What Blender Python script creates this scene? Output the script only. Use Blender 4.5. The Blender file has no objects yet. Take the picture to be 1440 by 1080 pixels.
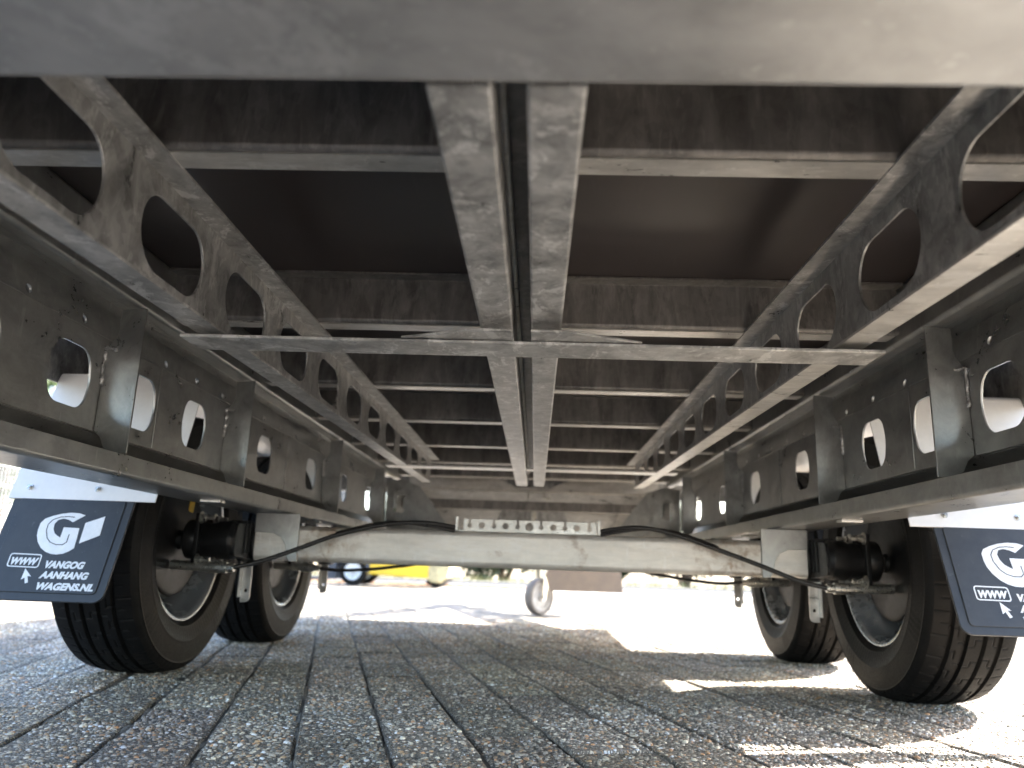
import bpy, bmesh, math, random
import numpy as np
from mathutils import Vector, Matrix
R = math.radians
random.seed(7)
sc = bpy.context.scene
COL = sc.collection

# ------------------------------------------------------------------ camera
CAM = Vector((0.019, 0.0, 0.2498))
PITCH, ROLL, YAW = 0.2320, 0.0339, 0.03666
cam_d = bpy.data.cameras.new('camera')
cam = bpy.data.objects.new('camera', cam_d); COL.objects.link(cam)
fw = Vector((-math.sin(YAW)*math.cos(PITCH), math.cos(YAW)*math.cos(PITCH), math.sin(PITCH)))
r0 = Vector((math.cos(YAW), math.sin(YAW), 0)); u0 = r0.cross(fw)
rt = math.cos(ROLL)*r0 + math.sin(ROLL)*u0
up = -math.sin(ROLL)*r0 + math.cos(ROLL)*u0
M = Matrix((rt, up, -fw)).transposed().to_4x4(); M.translation = CAM
cam.matrix_world = M
cam_d.sensor_width = 36; cam_d.lens = 1093.1/1440*36
cam_d.clip_start = 0.02; cam_d.clip_end = 2000
cam_d.dof.use_dof = True; cam_d.dof.focus_distance = 1.08; cam_d.dof.aperture_fstop = 4.5
sc.camera = cam

# ------------------------------------------------------------------ sky and sun
SUN = Vector((1.10, 0.65, 1.0)).normalized()
world = bpy.data.worlds.new('World'); sc.world = world; world.use_nodes = True
wn = world.node_tree.nodes; wl = world.node_tree.links
bg = wn['Background']
sky = wn.new('ShaderNodeTexSky'); sky.sky_type = 'NISHITA'; sky.sun_disc = False
sky.sun_elevation = math.asin(SUN.z); sky.sun_rotation = math.atan2(SUN.x, SUN.y)
sky.air_density = 1.0; sky.dust_density = 2.5; sky.ozone_density = 1.0
wl.new(sky.outputs[0], bg.inputs[0]); bg.inputs[1].default_value = 0.12
sun_d = bpy.data.lights.new('sun', 'SUN'); sun_d.energy = 5.0; sun_d.angle = R(0.53); sun_d.color = (1.0, 0.945, 0.87)
sun = bpy.data.objects.new('sun', sun_d); COL.objects.link(sun)
sun.rotation_euler = SUN.to_track_quat('Z', 'Y').to_euler(); sun.location = (6, 3, 8)
sc.view_settings.view_transform = 'Standard'; sc.view_settings.look = 'None'
sc.view_settings.gamma = 1; sc.view_settings.use_curve_mapping = False
sc.view_settings.exposure = 3.22
sc.render.engine = 'CYCLES'
cy = sc.cycles
cy.max_bounces = 7; cy.diffuse_bounces = 5; cy.glossy_bounces = 3; cy.transmission_bounces = 1; cy.volume_bounces = 0; cy.use_adaptive_sampling = True; cy.adaptive_threshold = 0.02; cy.sample_clamp_indirect = 6
cy.caustics_reflective = True; cy.blur_glossy = 1.0
cy.use_denoising = True; cy.denoising_input_passes = 'RGB_ALBEDO_NORMAL'; cy.denoising_prefilter = 'ACCURATE'

# ------------------------------------------------------------------ materials
class NT:
    def __init__(s, name):
        s.m = bpy.data.materials.new(name); s.m.use_nodes = True
        s.t = s.m.node_tree; s.b = s.t.nodes['Principled BSDF']
        s.pos = s.t.nodes.new('ShaderNodeNewGeometry').outputs['Position']
    def n(s, kind, **kw):
        o = s.t.nodes.new(kind)
        for k, v in kw.items(): setattr(o, k, v)
        return o
    def link(s, a, b): s.t.links.new(a, b)
    def noise(s, scale, detail=4, rough=.55, vec=None, dist=0):
        o = s.n('ShaderNodeTexNoise'); o.inputs['Scale'].default_value = scale
        o.inputs['Detail'].default_value = detail; o.inputs['Roughness'].default_value = rough
        o.inputs['Distortion'].default_value = dist
        s.link(vec or s.pos, o.inputs['Vector']); return o.outputs['Fac']
    def scaled(s, v):
        o = s.n('ShaderNodeMapping'); o.inputs['Scale'].default_value = v
        s.link(s.pos, o.inputs['Vector']); return o.outputs[0]
    def voro(s, scale, feature='F1', out='Distance', rnd=1, vec=None):
        o = s.n('ShaderNodeTexVoronoi', feature=feature); o.inputs['Scale'].default_value = scale
        o.inputs['Randomness'].default_value = rnd
        s.link(vec or s.pos, o.inputs['Vector']); return o.outputs[out]
    def ramp(s, fac, stops, interp='LINEAR'):
        o = s.n('ShaderNodeValToRGB'); e = o.color_ramp; e.interpolation = interp
        while len(e.elements) < len(stops): e.elements.new(.5)
        for el, (p, c) in zip(e.elements, stops):
            el.position = p; el.color = (*c, 1) if len(c) == 3 else c
        s.link(fac, o.inputs[0]); return o.outputs[0]
    def mix(s, f, a, b, mode='MIX'):
        o = s.n('ShaderNodeMix', data_type='RGBA', blend_type=mode)
        for sock, v in ((o.inputs[0], f), (o.inputs[6], a), (o.inputs[7], b)):
            if hasattr(v, 'is_linked') or hasattr(v, 'node'): s.link(v, sock)
            elif isinstance(v, (int, float)): sock.default_value = v
            else: sock.default_value = (*v, 1)
        return o.outputs[2]
    def math(s, op, a, b=0.0):
        o = s.n('ShaderNodeMath', operation=op)
        for sock, v in ((o.inputs[0], a), (o.inputs[1], b)):
            if hasattr(v, 'node'): s.link(v, sock)
            else: sock.default_value = v
        return o.outputs[0]
    def rng(s, v, a, b, c, d):
        o = s.n('ShaderNodeMapRange'); s.link(v, o.inputs[0])
        for i, k in enumerate((a, b, c, d)): o.inputs[i+1].default_value = k
        return o.outputs[0]
    def set(s, **kw):
        for k, v in kw.items():
            sock = s.b.inputs[k.replace('_', ' ')]
            if hasattr(v, 'node'): s.link(v, sock)
            elif isinstance(v, (tuple, list)): sock.default_value = (*v, 1)
            else: sock.default_value = v
        return s
    def bump(s, h, strength=.3, dist=.002):
        o = s.n('ShaderNodeBump'); o.inputs['Strength'].default_value = strength
        o.inputs['Distance'].default_value = dist; s.link(h, o.inputs['Height'])
        s.link(o.outputs[0], s.b.inputs['Normal']); return s

def galv(name, lo, hi, patch=.5, rough=(.34, .56), metallic=.45, streak=(1, 1, 1), rust=0.0, scale=1.0, tint=(1, .99, .97), spang=1.0):
    """weathered hot-dip zinc: cloudy blotches, spangle, pale bloom, drips and specks"""
    k = NT(name)
    v = k.scaled(streak)
    T_ = lambda a: tuple(min(.85, a*t) for t in tint)
    blot = k.noise(34*scale, 4, .66, v, .6)
    fine = k.noise(190, 2, .6, v)
    sp = k.n('ShaderNodeSeparateColor'); k.link(k.voro(95*scale, 'F1', 'Color'), sp.inputs[0])
    base = k.ramp(blot, [(.32, T_(lo)), (.48, T_(lo*.55+hi*.45)), (.56, T_(lo*.3+hi*.7)), (.70, T_(hi))])
    base = k.mix(k.rng(sp.outputs[0], 0, 1, 0, .38*spang), base, T_(hi*1.12))
    base = k.mix(k.rng(sp.outputs[1], .55, 1, 0, .40*spang), base, T_(lo*.75))
    pm = k.ramp(k.math('ADD', k.noise(19*scale, 5, .72, v, 1.2), k.math('MULTIPLY', k.math('SUBTRACT', fine, .5), .25)), [(.55, (0, 0, 0)), (.62, (1, 1, 1))])
    base = k.mix(k.math('MULTIPLY', pm, patch*.6), base, T_(hi*1.5))
    dk = k.ramp(k.noise(8, 4, .65, v), [(.30, (1, 1, 1)), (.50, (0, 0, 0))])
    base = k.mix(k.math('MULTIPLY', dk, .45), base, T_(lo*.55))
    drip = k.ramp(k.noise(90, 2, .5, k.scaled((1, 1, .22))), [(.64, (0, 0, 0)), (.72, (1, 1, 1))])
    base = k.mix(k.math('MULTIPLY', drip, .30), base, T_(hi*1.35))
    if rust:
        rm = k.ramp(k.noise(11, 6, .7), [(.60, (0, 0, 0)), (.70, (1, 1, 1))])
        base = k.mix(k.math('MULTIPLY', rm, rust), base, (.17, .08, .035))
    if name == 'galvanised_axle_worn':
        sx_ = k.n('ShaderNodeSeparateXYZ'); k.link(k.pos, sx_.inputs[0])
        d_ = k.math('ABSOLUTE', k.math('SUBTRACT', k.math('ABSOLUTE', sx_.outputs[0]), .49))
        band = k.rng(d_, .02, .11, 1, 0)
        rm = k.ramp(k.noise(26, 6, .72, None, .6), [(.46, (0, 0, 0)), (.60, (1, 1, 1))])
        base = k.mix(k.math('MULTIPLY', k.math('MULTIPLY', band, rm), .75), base, (.22, .115, .05))
        base = k.mix(k.math('MULTIPLY', band, .35), base, (.33, .30, .25))
    k.set(Base_Color=base, Metallic=metallic, Roughness=k.rng(k.math('ADD', blot, k.math('MULTIPLY', fine, .4)), .4, 1.0, rough[0], rough[1]))
    k.bump(blot, .22, .0015)
    return k.m

def plain(name, col, rough=.5, metallic=0.0, var=.25, scale=30, bump=.1, coat=0):
    k = NT(name)
    n1 = k.noise(scale, 5, .6); n2 = k.noise(scale*9, 3, .6)
    f = k.math('ADD', n1, k.math('MULTIPLY', k.math('SUBTRACT', n2, .5), .5))
    c = k.ramp(f, [(.3, tuple(v*(1-var) for v in col)), (.7, tuple(min(1, v*(1+var)) for v in col))])
    k.set(Base_Color=c, Metallic=metallic, Roughness=k.rng(f, .3, .7, max(.05, rough-.08), min(1, rough+.1)))
    if coat: k.set(Coat_Weight=coat)
    k.bump(n2, bump, .0006)
    return k.m

MAT = {}
MAT['galv'] = galv('galvanised_steel', .14, .42, .8, (.24, .46), .55, streak=(1, 1, .55), spang=.7)
MAT['galv_rail'] = galv('galvanised_rail', .25, .38, .15, (.24, .42), .7, (1, .55, .8), scale=.8, tint=(.99, 1, .98), spang=.25)
MAT['galv_beam'] = galv('galvanised_beam_mottled', .20, .54, 1.0, (.25, .48), .5, (1, .8, 1), spang=.6)
MAT['galv_soft'] = galv('galvanised_crossmember', .26, .40, .45, (.32, .46), .6, (.6, .6, 1), scale=.5, spang=.2, tint=(.98, .99, 1))
MAT['galv_dark'] = galv('galvanised_web_shaded', .10, .24, .45, (.32, .55), .4, (1, 1, .25), tint=(1, .95, .92), spang=.5)  # darker zinc, the weak light on the webs put into the colour
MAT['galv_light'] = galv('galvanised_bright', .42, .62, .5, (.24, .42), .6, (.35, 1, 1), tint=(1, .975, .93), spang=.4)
MAT['galv_axle'] = galv('galvanised_axle_worn', .60, .80, .5, (.30, .5), .3, (.3, 1, 1.4), rust=.55, tint=(1, .955, .89), spang=.3)
MAT['zinc'] = plain('zinc_plated', (.55, .54, .50), .3, .95, .15, 200)
MAT['weld'] = galv('weld_zinc', .25, .55, .8, (.2, .5), .7, scale=3)
MAT['white'] = plain('white_coated_sheet', (.72, .71, .70), .38, 0, .04, 12, .04)
MAT['black'] = plain('black_painted_casting', (.008, .008, .0085), .36, 0, .3, 60, .3)
MAT['black'].node_tree.nodes['Principled BSDF'].inputs['Specular IOR Level'].default_value = .3
MAT['cable'] = plain('black_cable_sheath', (.02, .018, .017), .33, 0, .2, 40, .05)
MAT['rim'] = plain('grey_painted_rim', (.34, .355, .375), .22, .65, .02, 6, .0)
MAT['yellow_sticker'] = plain('yellow_sticker', (.75, .48, .03), .5)
MAT['print'] = plain('white_print', (.70, .71, .73), .55, 0, .06, 90, .1)
MAT['dark_hole'] = plain('dark_hole', (.01, .01, .01), .8)
MAT['nylon'] = plain('grey_plastic', (.45, .44, .43), .5)
MAT['hazed_rubber'] = plain('haze_greyed_rubber', (.16, .145, .135), .6)  # jockey tyre: greying from haze and exposure put into the colour
MAT['brown_plate'] = plain('brown_grey_sheet', (.19, .14, .095), .6, 0, .15, 14, .1)
MAT['yellow'] = plain('yellow_machine_paint', (.72, .47, .02), .42, 0, .15, 5, .1)
MAT['machine_grey'] = plain('worn_counterweight', (.42, .36, .20), .55, 0, .5, 5, .2)
MAT['machine_dark'] = plain('dark_blue_steel', (.045, .052, .068), .45, .2)
MAT['rim_white'] = plain('white_wheel_disc', (.62, .64, .64), .45)
MAT['trunk'] = plain('bark', (.10, .07, .05), .85, 0, .4, 30, .6)
MAT['fence'] = plain('fence_zinc', (.42, .43, .42), .5, .5)

# film-faced plywood floor: near-black brown, glossy, faint wear
k = NT('film_faced_plywood')
n1 = k.noise(5, 6, .65); n2 = k.noise(60, 4, .6, k.scaled((1, .2, 1)))
c = k.ramp(n1, [(.3, (.031, .0245, .0245)), (.7, (.037, .029, .029))])
c = k.mix(k.math('MULTIPLY', k.ramp(n2, [(.6, (0, 0, 0)), (.75, (1, 1, 1))]), .3), c, (.075, .06, .05))
k.set(Base_Color=c, Roughness=.33)
MAT['ply'] = k.m

# tyre rubber
k = NT('tyre_rubber')
n1 = k.noise(25, 5, .6); n2 = k.noise(300, 3, .6)
c = k.ramp(n1, [(.3, (.0042, .0041, .004)), (.7, (.0085, .008, .0077))])
k.set(Base_Color=c, Roughness=k.rng(n2, .3, .7, .46, .66), Specular_IOR_Level=.16); k.bump(n2, .15, .0004)
MAT['rubber'] = k.m
# mudflap rubber, slightly glossy and dusty
k = NT('mudflap_rubber')
n1 = k.noise(30, 6, .65); n2 = k.noise(500, 2, .6); n3 = k.noise(90, 3, .7)
c = k.ramp(n1, [(.3, (.024, .026, .029)), (.75, (.038, .041, .046))])
c = k.mix(k.math('MULTIPLY', k.ramp(n3, [(.66, (0, 0, 0)), (.74, (1, 1, 1))]), .35), c, (.12, .12, .12))
k.set(Base_Color=c, Roughness=k.rng(n1, .3, .7, .36, .5), Specular_IOR_Level=.35); k.bump(n2, .25, .0005)
MAT['flap'] = k.m

# exposed-aggregate concrete pavers
def aggregate(name, bumpy=True):
    k = NT(name)
    warp = k.n('ShaderNodeVectorMath', operation='ADD')
    nz = k.n('ShaderNodeTexNoise'); nz.inputs['Scale'].default_value = 160; nz.inputs['Detail'].default_value = 2
    k.link(k.pos, nz.inputs['Vector'])
    sc_ = k.n('ShaderNodeVectorMath', operation='SCALE'); sc_.inputs[3].default_value = .0035
    k.link(nz.outputs['Color'], sc_.inputs[0]); k.link(k.pos, warp.inputs[0]); k.link(sc_.outputs[0], warp.inputs[1])
    v = warp.outputs[0]
    flat = k.n('ShaderNodeMapping'); flat.inputs['Scale'].default_value = (1, 1, .35); k.link(v, flat.inputs['Vector']); v = flat.outputs[0]
    d1 = k.voro(205, 'F1', 'Distance', 1, v); c1 = k.voro(205, 'F1', 'Color', 1, v)
    d2 = k.voro(420, 'F1', 'Distance', 1, v); c2 = k.voro(420, 'F1', 'Color', 1, v)
    s1 = k.n('ShaderNodeSeparateColor'); k.link(c1, s1.inputs[0])
    s2 = k.n('ShaderNodeSeparateColor'); k.link(c2, s2.inputs[0])
    pal = [(0, (0.104, 0.091, 0.076)), (.22, (0.225, 0.200, 0.162)), (.42, (0.381, 0.337, 0.271)), (.58, (0.572, 0.500, 0.393)), (.72, (0.416, 0.277, 0.156)), (.79, (0.779, 0.682, 0.529)), (.90, (0.519, 0.285, 0.136)), (.94, (0.800, 0.800, 0.787))]
    peb1 = k.ramp(s1.outputs[0], pal, 'CONSTANT'); peb2 = k.ramp(s2.outputs[0], pal, 'CONSTANT')
    m1 = k.ramp(d1, [(.36, (1, 1, 1)), (.52, (0, 0, 0))])
    m2 = k.ramp(d2, [(.34, (1, 1, 1)), (.52, (0, 0, 0))])
    big = k.math('MULTIPLY', m1, k.math('GREATER_THAN', s1.outputs[1], .38))
    grit = k.mix(m2, (0.143, 0.125, 0.099), peb2)
    c = k.mix(big, grit, peb1)
    st = k.noise(3.2, 5, .6)
    c = k.mix(k.rng(st, .35, .65, 0, .22), c, (.12, .114, .105))
    oc = k.n('ShaderNodeObjectInfo').outputs['Color']
    c = k.mix(1.0, c, oc, 'MULTIPLY')
    c = k.mix(k.rng(k.noise(1.7, 5, .62), .52, .70, 0, .5), c, k.mix(1.0, c, (.62, .60, .58), 'MULTIPLY'))
    k.set(Base_Color=c, Roughness=k.rng(s1.outputs[2], 0, 1, .48, .85))
    h = k.math('ADD', k.math('MULTIPLY', big, k.math('SUBTRACT', 1.0, d1)), k.math('MULTIPLY', m2, .35))
    k.bump(h, 1.0, .0045)
    return k.m
MAT['paver'] = aggregate('exposed_aggregate_concrete')
k = NT('washed_gravel_stones')
isl = k.n('ShaderNodeNewGeometry').outputs['Random Per Island']
c = k.ramp(isl, [(0, (0.147, 0.131, 0.109)), (.16, (0.294, 0.262, 0.210)), (.36, (0.467, 0.412, 0.333)), (.54, (0.623, 0.547, 0.433)), (.68, (0.503, 0.342, 0.197)), (.76, (0.347, 0.246, 0.156)), (.82, (0.800, 0.714, 0.556)), (.91, (0.623, 0.349, 0.176)), (.95, (0.800, 0.800, 0.800))], 'CONSTANT')
n1 = k.noise(600, 2, .6)
c = k.mix(k.rng(n1, .4, .7, 0, .3), c, (.20, .19, .175))
ta = k.n('ShaderNodeAttribute'); ta.attribute_name = 'tone'
c = k.mix(1.0, c, ta.outputs['Color'], 'MULTIPLY')
c = k.mix(k.rng(k.noise(1.7, 5, .62), .52, .70, 0, .5), c, k.mix(1.0, c, (.62, .60, .58), 'MULTIPLY'))
k.set(Base_Color=c, Roughness=k.rng(n1, .3, .7, .42, .7))
MAT['gravel'] = k.m
MAT['sand'] = plain('joint_sand', (.10, .088, .072), .95, 0, .4, 220, .6)
MAT['joint'] = plain('grit_joint_filling', (.17, .155, .13), .95, 0, .5, 260, .9)
MAT['yard'] = plain('pale_concrete_yard', (.30, .28, .25), .85, 0, .15, 2, .3)
MAT['asphalt'] = plain('asphalt', (.075, .075, .078), .85, 0, .25, 40, .5)
MAT['grass'] = plain('verge_soil_grass', (.16, .13, .08), .95, 0, .45, 4, .6)
MAT['litter'] = plain('dry_leaf_litter', (.22, .13, .07), .9, 0, .5, 60, .8)
def leaf(name, a, b):
    k = NT(name)
    oi = k.n('ShaderNodeObjectInfo').outputs['Random']
    n1 = k.noise(3.5, 3, .6)
    k.set(Base_Color=k.ramp(k.math('ADD', n1, k.math('MULTIPLY', k.math('SUBTRACT', oi, .5), .25)), [(.3, a), (.7, b)]), Roughness=.55)
    k.set(Transmission_Weight=0.0)
    return k.m
MAT['leaf'] = leaf('bush_leaf', (.030, .060, .022), (.085, .125, .035))
MAT['leaf2'] = leaf('olive_leaf', (.05, .075, .05), (.12, .135, .07))
MAT['dry_grass'] = leaf('dry_grass_blade', (.20, .17, .08), (.13, .16, .05))

# ------------------------------------------------------------------ mesh helpers
def curve_mesh(loops, ext, bev=0.0):
    """filled 2D shape with holes, thickness 2*ext, as a temporary mesh"""
    cu = bpy.data.curves.new('tmp', 'CURVE'); cu.dimensions = '2D'; cu.fill_mode = 'BOTH'
    cu.extrude = max(0, ext-bev); cu.bevel_depth = bev; cu.bevel_resolution = 0
    if bev: cu.offset = -bev
    for lp in loops:
        sp = cu.splines.new('POLY'); sp.points.add(len(lp)-1)
        for p, (x, y) in zip(sp.points, lp): p.co = (x, y, 0, 1)
        sp.use_cyclic_u = True
    return eval_curve(cu)
def eval_curve(cu):
    o = bpy.data.objects.new('tmp', cu); COL.objects.link(o)
    dg = bpy.context.evaluated_depsgraph_get(); dg.update()
    me = bpy.data.meshes.new_from_object(o.evaluated_get(dg))
    bpy.data.objects.remove(o); bpy.data.curves.remove(cu)
    return me
def fillet(pts, rad, n=4, closed=False):
    out = []; N = len(pts)
    for i, p in enumerate(pts):
        if not closed and i in (0, N-1): out.append(tuple(p)); continue
        rr = rad[i] if isinstance(rad, (list, tuple)) else rad
        a = Vector(pts[i-1]); b = Vector(p); c = Vector(pts[(i+1) % N])
        d1 = (a-b); d2 = (c-b)
        l = min(d1.length, d2.length)*.49; d1.normalize(); d2.normalize()
        ang = d1.angle(d2)
        if rr <= 0 or ang > 3.1: out.append(tuple(p)); continue
        t = min(rr/math.tan(ang/2), l); rr2 = t*math.tan(ang/2)
        ctr = b + (d1+d2).normalized()*(rr2/math.sin(ang/2))
        s = b+d1*t-ctr; e = b+d2*t-ctr
        tot = s.angle(e) if s.length > 1e-9 and e.length > 1e-9 else 0
        sign = 1 if s.x*e.y-s.y*e.x > 0 else -1
        for j in range(n+1):
            th = sign*tot*j/n; cs, sn = math.cos(th), math.sin(th)
            out.append((ctr.x+s.x*cs-s.y*sn, ctr.y+s.x*sn+s.y*cs))
    return out
def rrect(cx, cz, w, h, r, n=5):
    return fillet([(cx-w/2, cz-h/2), (cx+w/2, cz-h/2), (cx+w/2, cz+h/2), (cx-w/2, cz+h/2)], r, n, True)
def circ(cx, cz, r, n=20): return [(cx+r*math.cos(2*math.pi*i/n), cz+r*math.sin(2*math.pi*i/n)) for i in range(n)]
def thicken(sec, t):
    """polyline -> closed outline, offset t to its left"""
    V = [Vector(p) for p in sec]; off = []
    for i, p in enumerate(V):
        ds = []
        if i > 0: ds.append((p-V[i-1]).normalized())
        if i < len(V)-1: ds.append((V[i+1]-p).normalized())
        nn = [Vector((-d.y, d.x)) for d in ds]
        if len(nn) == 2:
            m = (nn[0]+nn[1])
            m = m.normalized() if m.length > 1e-6 else nn[0]
            s = 1/max(.3, m.dot(nn[0]))
        else: m, s = nn[0], 1
        off.append(p+m*t*s)
    return [tuple(p) for p in V]+[tuple(p) for p in reversed(off)]

class MB:
    def __init__(s): s.v = []; s.f = []
    def add(s, vs, fs):
        o = len(s.v); s.v += [tuple(v) for v in vs]; s.f += [tuple(i+o for i in f) for f in fs]; return s
    def box(s, x0, x1, y0, y1, z0, z1):
        v = [(x, y, z) for x in (x0, x1) for y in (y0, y1) for z in (z0, z1)]
        return s.add(v, [(0, 1, 3, 2), (4, 6, 7, 5), (0, 4, 5, 1), (2, 3, 7, 6), (0, 2, 6, 4), (1, 5, 7, 3)])
    def prism(s, poly, axis, a0, a1):
        n = len(poly)
        def P(p, a):
            if axis == 'y': return (p[0], a, p[1])
            if axis == 'x': return (a, p[0], p[1])
            return (p[0], p[1], a)
        v = [P(p, a0) for p in poly]+[P(p, a1) for p in poly]
        f = [(i, (i+1) % n, n+(i+1) % n, n+i) for i in range(n)]+[tuple(range(n)), tuple(range(2*n-1, n-1, -1))]
        return s.add(v, f)
    def sheet(s, sec, t, axis, a0, a1, rad=0, n=4):
        """folded sheet: quads only, so that concave sections close well"""
        if rad: sec = fillet(sec, rad, n)
        o = thicken(sec, t); m = len(sec); N = len(o)
        def P(p, a): return (p[0], a, p[1]) if axis == 'y' else ((a, p[0], p[1]) if axis == 'x' else (p[0], p[1], a))
        v = [P(p, a0) for p in o]+[P(p, a1) for p in o]
        f = [(i, (i+1) % N, N+(i+1) % N, N+i) for i in range(N)]
        for i in range(m-1):
            q = (i, i+1, N-2-i, N-1-i); f.append(q); f.append(tuple(k+N for k in reversed(q)))
        return s.add(v, f)
    def mesh(s, me, mat=None):
        mat = mat or Matrix()
        s.add([mat @ v.co for v in me.vertices], [tuple(p.vertices) for p in me.polygons])
        bpy.data.meshes.remove(me); return s
    def plate(s, loops, t, origin, u, v, bev=0.0):
        u = Vector(u).normalized(); v = Vector(v).normalized(); w = u.cross(v)
        m = Matrix((u, v, w)).transposed().to_4x4(); m.translation = Vector(origin)
        return s.mesh(curve_mesh(loops, t/2, bev), m)
    def lathe(s, prof, c, axis='x', n=48, closed=False, sgn=1):
        """prof: (radius, along)"""
        m = len(prof); vs = []
        for i in range(n):
            a = 2*math.pi*i/n; ca, sa = math.cos(a), math.sin(a)
            for r, h in prof:
                h *= sgn
                if axis == 'x': vs.append((c[0]+h, c[1]+r*ca, c[2]+r*sa))
                elif axis == 'y': vs.append((c[0]+r*ca, c[1]+h, c[2]+r*sa))
                else: vs.append((c[0]+r*ca, c[1]+r*sa, c[2]+h))
        fs = []
        for i in range(n):
            j = (i+1) % n
            for q in range(m-1 if not closed else m):
                q2 = (q+1) % m
                fs.append((i*m+q, j*m+q, j*m+q2, i*m+q2))
        return s.add(vs, fs)
    def cyl(s, a, b, r, n=16, r2=None):
        return s.tube([a, b], [r, r if r2 is None else r2], n)
    def tube(s, path, r, n=10, caps=True):
        P = [Vector(p) for p in path]; vs = []; fs = []
        prev = None
        for i, p in enumerate(P):
            d = (P[min(i+1, len(P)-1)]-P[max(i-1, 0)]).normalized()
            if prev is None:
                a = Vector((0, 0, 1)) if abs(d.z) < .9 else Vector((1, 0, 0)); x = d.cross(a).normalized()
            else: x = (prev-d*prev.dot(d)).normalized()
            prev = x; y = d.cross(x)
            rr = r[i] if isinstance(r, (list, tuple)) else r
            for q in range(n):
                t = 2*math.pi*q/n; vs.append(p+x*rr*math.cos(t)+y*rr*math.sin(t))
        for i in range(len(P)-1):
            for q in range(n): fs.append((i*n+q, i*n+(q+1) % n, (i+1)*n+(q+1) % n, (i+1)*n+q))
        if caps: fs += [tuple(range(n-1, -1, -1)), tuple(range((len(P)-1)*n, len(P)*n))]
        return s.add(vs, fs)
    def bolt(s, c, d, r=.008, h=.007):
        """hex head on a washer, pointing along d"""
        c = Vector(c); d = Vector(d).normalized()
        s.cyl(c, c+d*.002, r*1.6, 18); s.cyl(c+d*.002, c+d*(.002+h), r, 6); s.cyl(c+d*h, c+d*(h+.006), r*.55, 10)
        return s
    def build(s, name, mat, parent=None, bevel=0.0, smooth=38):
        me = bpy.data.meshes.new(name); me.from_pydata(s.v, [], s.f)
        bm = bmesh.new(); bm.from_mesh(me)
        bmesh.ops.remove_doubles(bm, verts=bm.verts, dist=1e-6)
        bmesh.ops.recalc_face_normals(bm, faces=bm.faces)
        if bevel:
            ed = [e for e in bm.edges if len(e.link_faces) == 2 and e.calc_face_angle(0) > R(35)]
            bmesh.ops.bevel(bm, geom=ed, offset=bevel, segments=2, profile=.5, affect='EDGES', clamp_overlap=True)
        bm.to_mesh(me); bm.free()
        me.polygons.foreach_set('use_smooth', [True]*len(me.polygons))
        me.set_sharp_from_angle(angle=R(smooth))
        me.materials.append(MAT[mat] if isinstance(mat, str) else mat)
        o = link(name, me, parent)
        wn_ = o.modifiers.new('weighted_normal', 'WEIGHTED_NORMAL'); wn_.keep_sharp = True; wn_.weight = 90
        return o
def link(name, me, parent=None):
    o = bpy.data.objects.new(name, me); COL.objects.link(o)
    if parent: o.parent = parent
    return o
def thing(name, label, cat, loc=(0, 0, 0), group=None):
    o = bpy.data.objects.new(name, None); COL.objects.link(o); o.location = loc
    o.empty_display_size = .2
    tag(o, label, cat, group); return o
def tag(o, label, cat, group=None):
    o['label'] = label; o['category'] = cat
    if group: o['group'] = group
    return o
def copy_part(o, parent, loc=None):
    c = o.copy(); COL.objects.link(c); c.parent = parent
    if loc is not None: c.location = loc
    return c
def spline(pts, n=8):
    """Catmull-Rom through 3D points"""
    P = [Vector(p) for p in pts]; P = [P[0]*2-P[1]]+P+[P[-1]*2-P[-2]]; out = []
    for i in range(1, len(P)-2):
        for j in range(n):
            t = j/n; a, b, c, d = P[i-1], P[i], P[i+1], P[i+2]
            out.append(.5*((2*b)+(c-a)*t+(2*a-5*b+4*c-d)*t*t+(3*b-3*c+d-a)*t**3))
    out.append(P[-2]); return out

# ------------------------------------------------------------------ ground
g = MB().box(-160, 160, -120, 240, -.30, -.035).build('ground', 'grass'); g['kind'] = 'structure'
YE = 8.7                                   # far edge of the paved yard
pb = MB().box(-9, 10, -4, YE, -.034, -.0036).build('paving', 'sand'); pb['kind'] = 'structure'
road = MB().box(-60, 60, YE+1.3, YE+3.6, -.034, -.004).build('road', 'asphalt'); road['kind'] = 'structure'
kerb = MB().box(-60, 60, YE+3.6, YE+3.85, -.034, .03).build('kerb', 'yard'); kerb['kind'] = 'structure'
apron = MB().box(-60, 60, YE, YE+1.3, -.034, -.003).build('pavement', 'yard'); apron['kind'] = 'structure'
for nm, (x0, x1, y0, y1) in {'left': (-60, -9, -40, YE), 'right': (10, 60, -40, YE), 'rear': (-9, 10, -40, -4)}.items():
    o = MB().box(x0, x1, y0, y1, -.034, -.002).build('pavement', 'yard'); o['kind'] = 'structure'

PW, PL = .125, .25
def paver_mesh(seed):
    rnd = random.Random(seed); w, l = PW/2-.0013, PL/2-.0006; ch = .0034
    b = MB()
    base = [(-w, -l), (w, -l), (w, l), (-w, l)]
    lo = [(x, y, -.02) for x, y in base]; mid = [(x, y, -ch+rnd.uniform(-.0012, .0012)) for x, y in base]
    hi = [(x-math.copysign(ch*1.15, x)+rnd.uniform(-.001, .001), y-math.copysign(ch*.45, y)+rnd.uniform(-.001, .001), rnd.uniform(-.0008, .0008)) for x, y in base]
    v = lo+mid+hi; f = [(8, 9, 10, 11)]
    for i in range(4):
        j = (i+1) % 4; f += [(i, j, 4+j, 4+i), (4+i, 4+j, 8+j, 8+i)]
    me = bpy.data.meshes.new('paver'); me.from_pydata(v, [], f); me.materials.append(MAT['paver']); return me
PM = [paver_mesh(i) for i in range(9)]
ang = R(14.5); ca, sa = math.cos(ang), math.sin(ang)
spots = []
rnd = random.Random(3)
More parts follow.
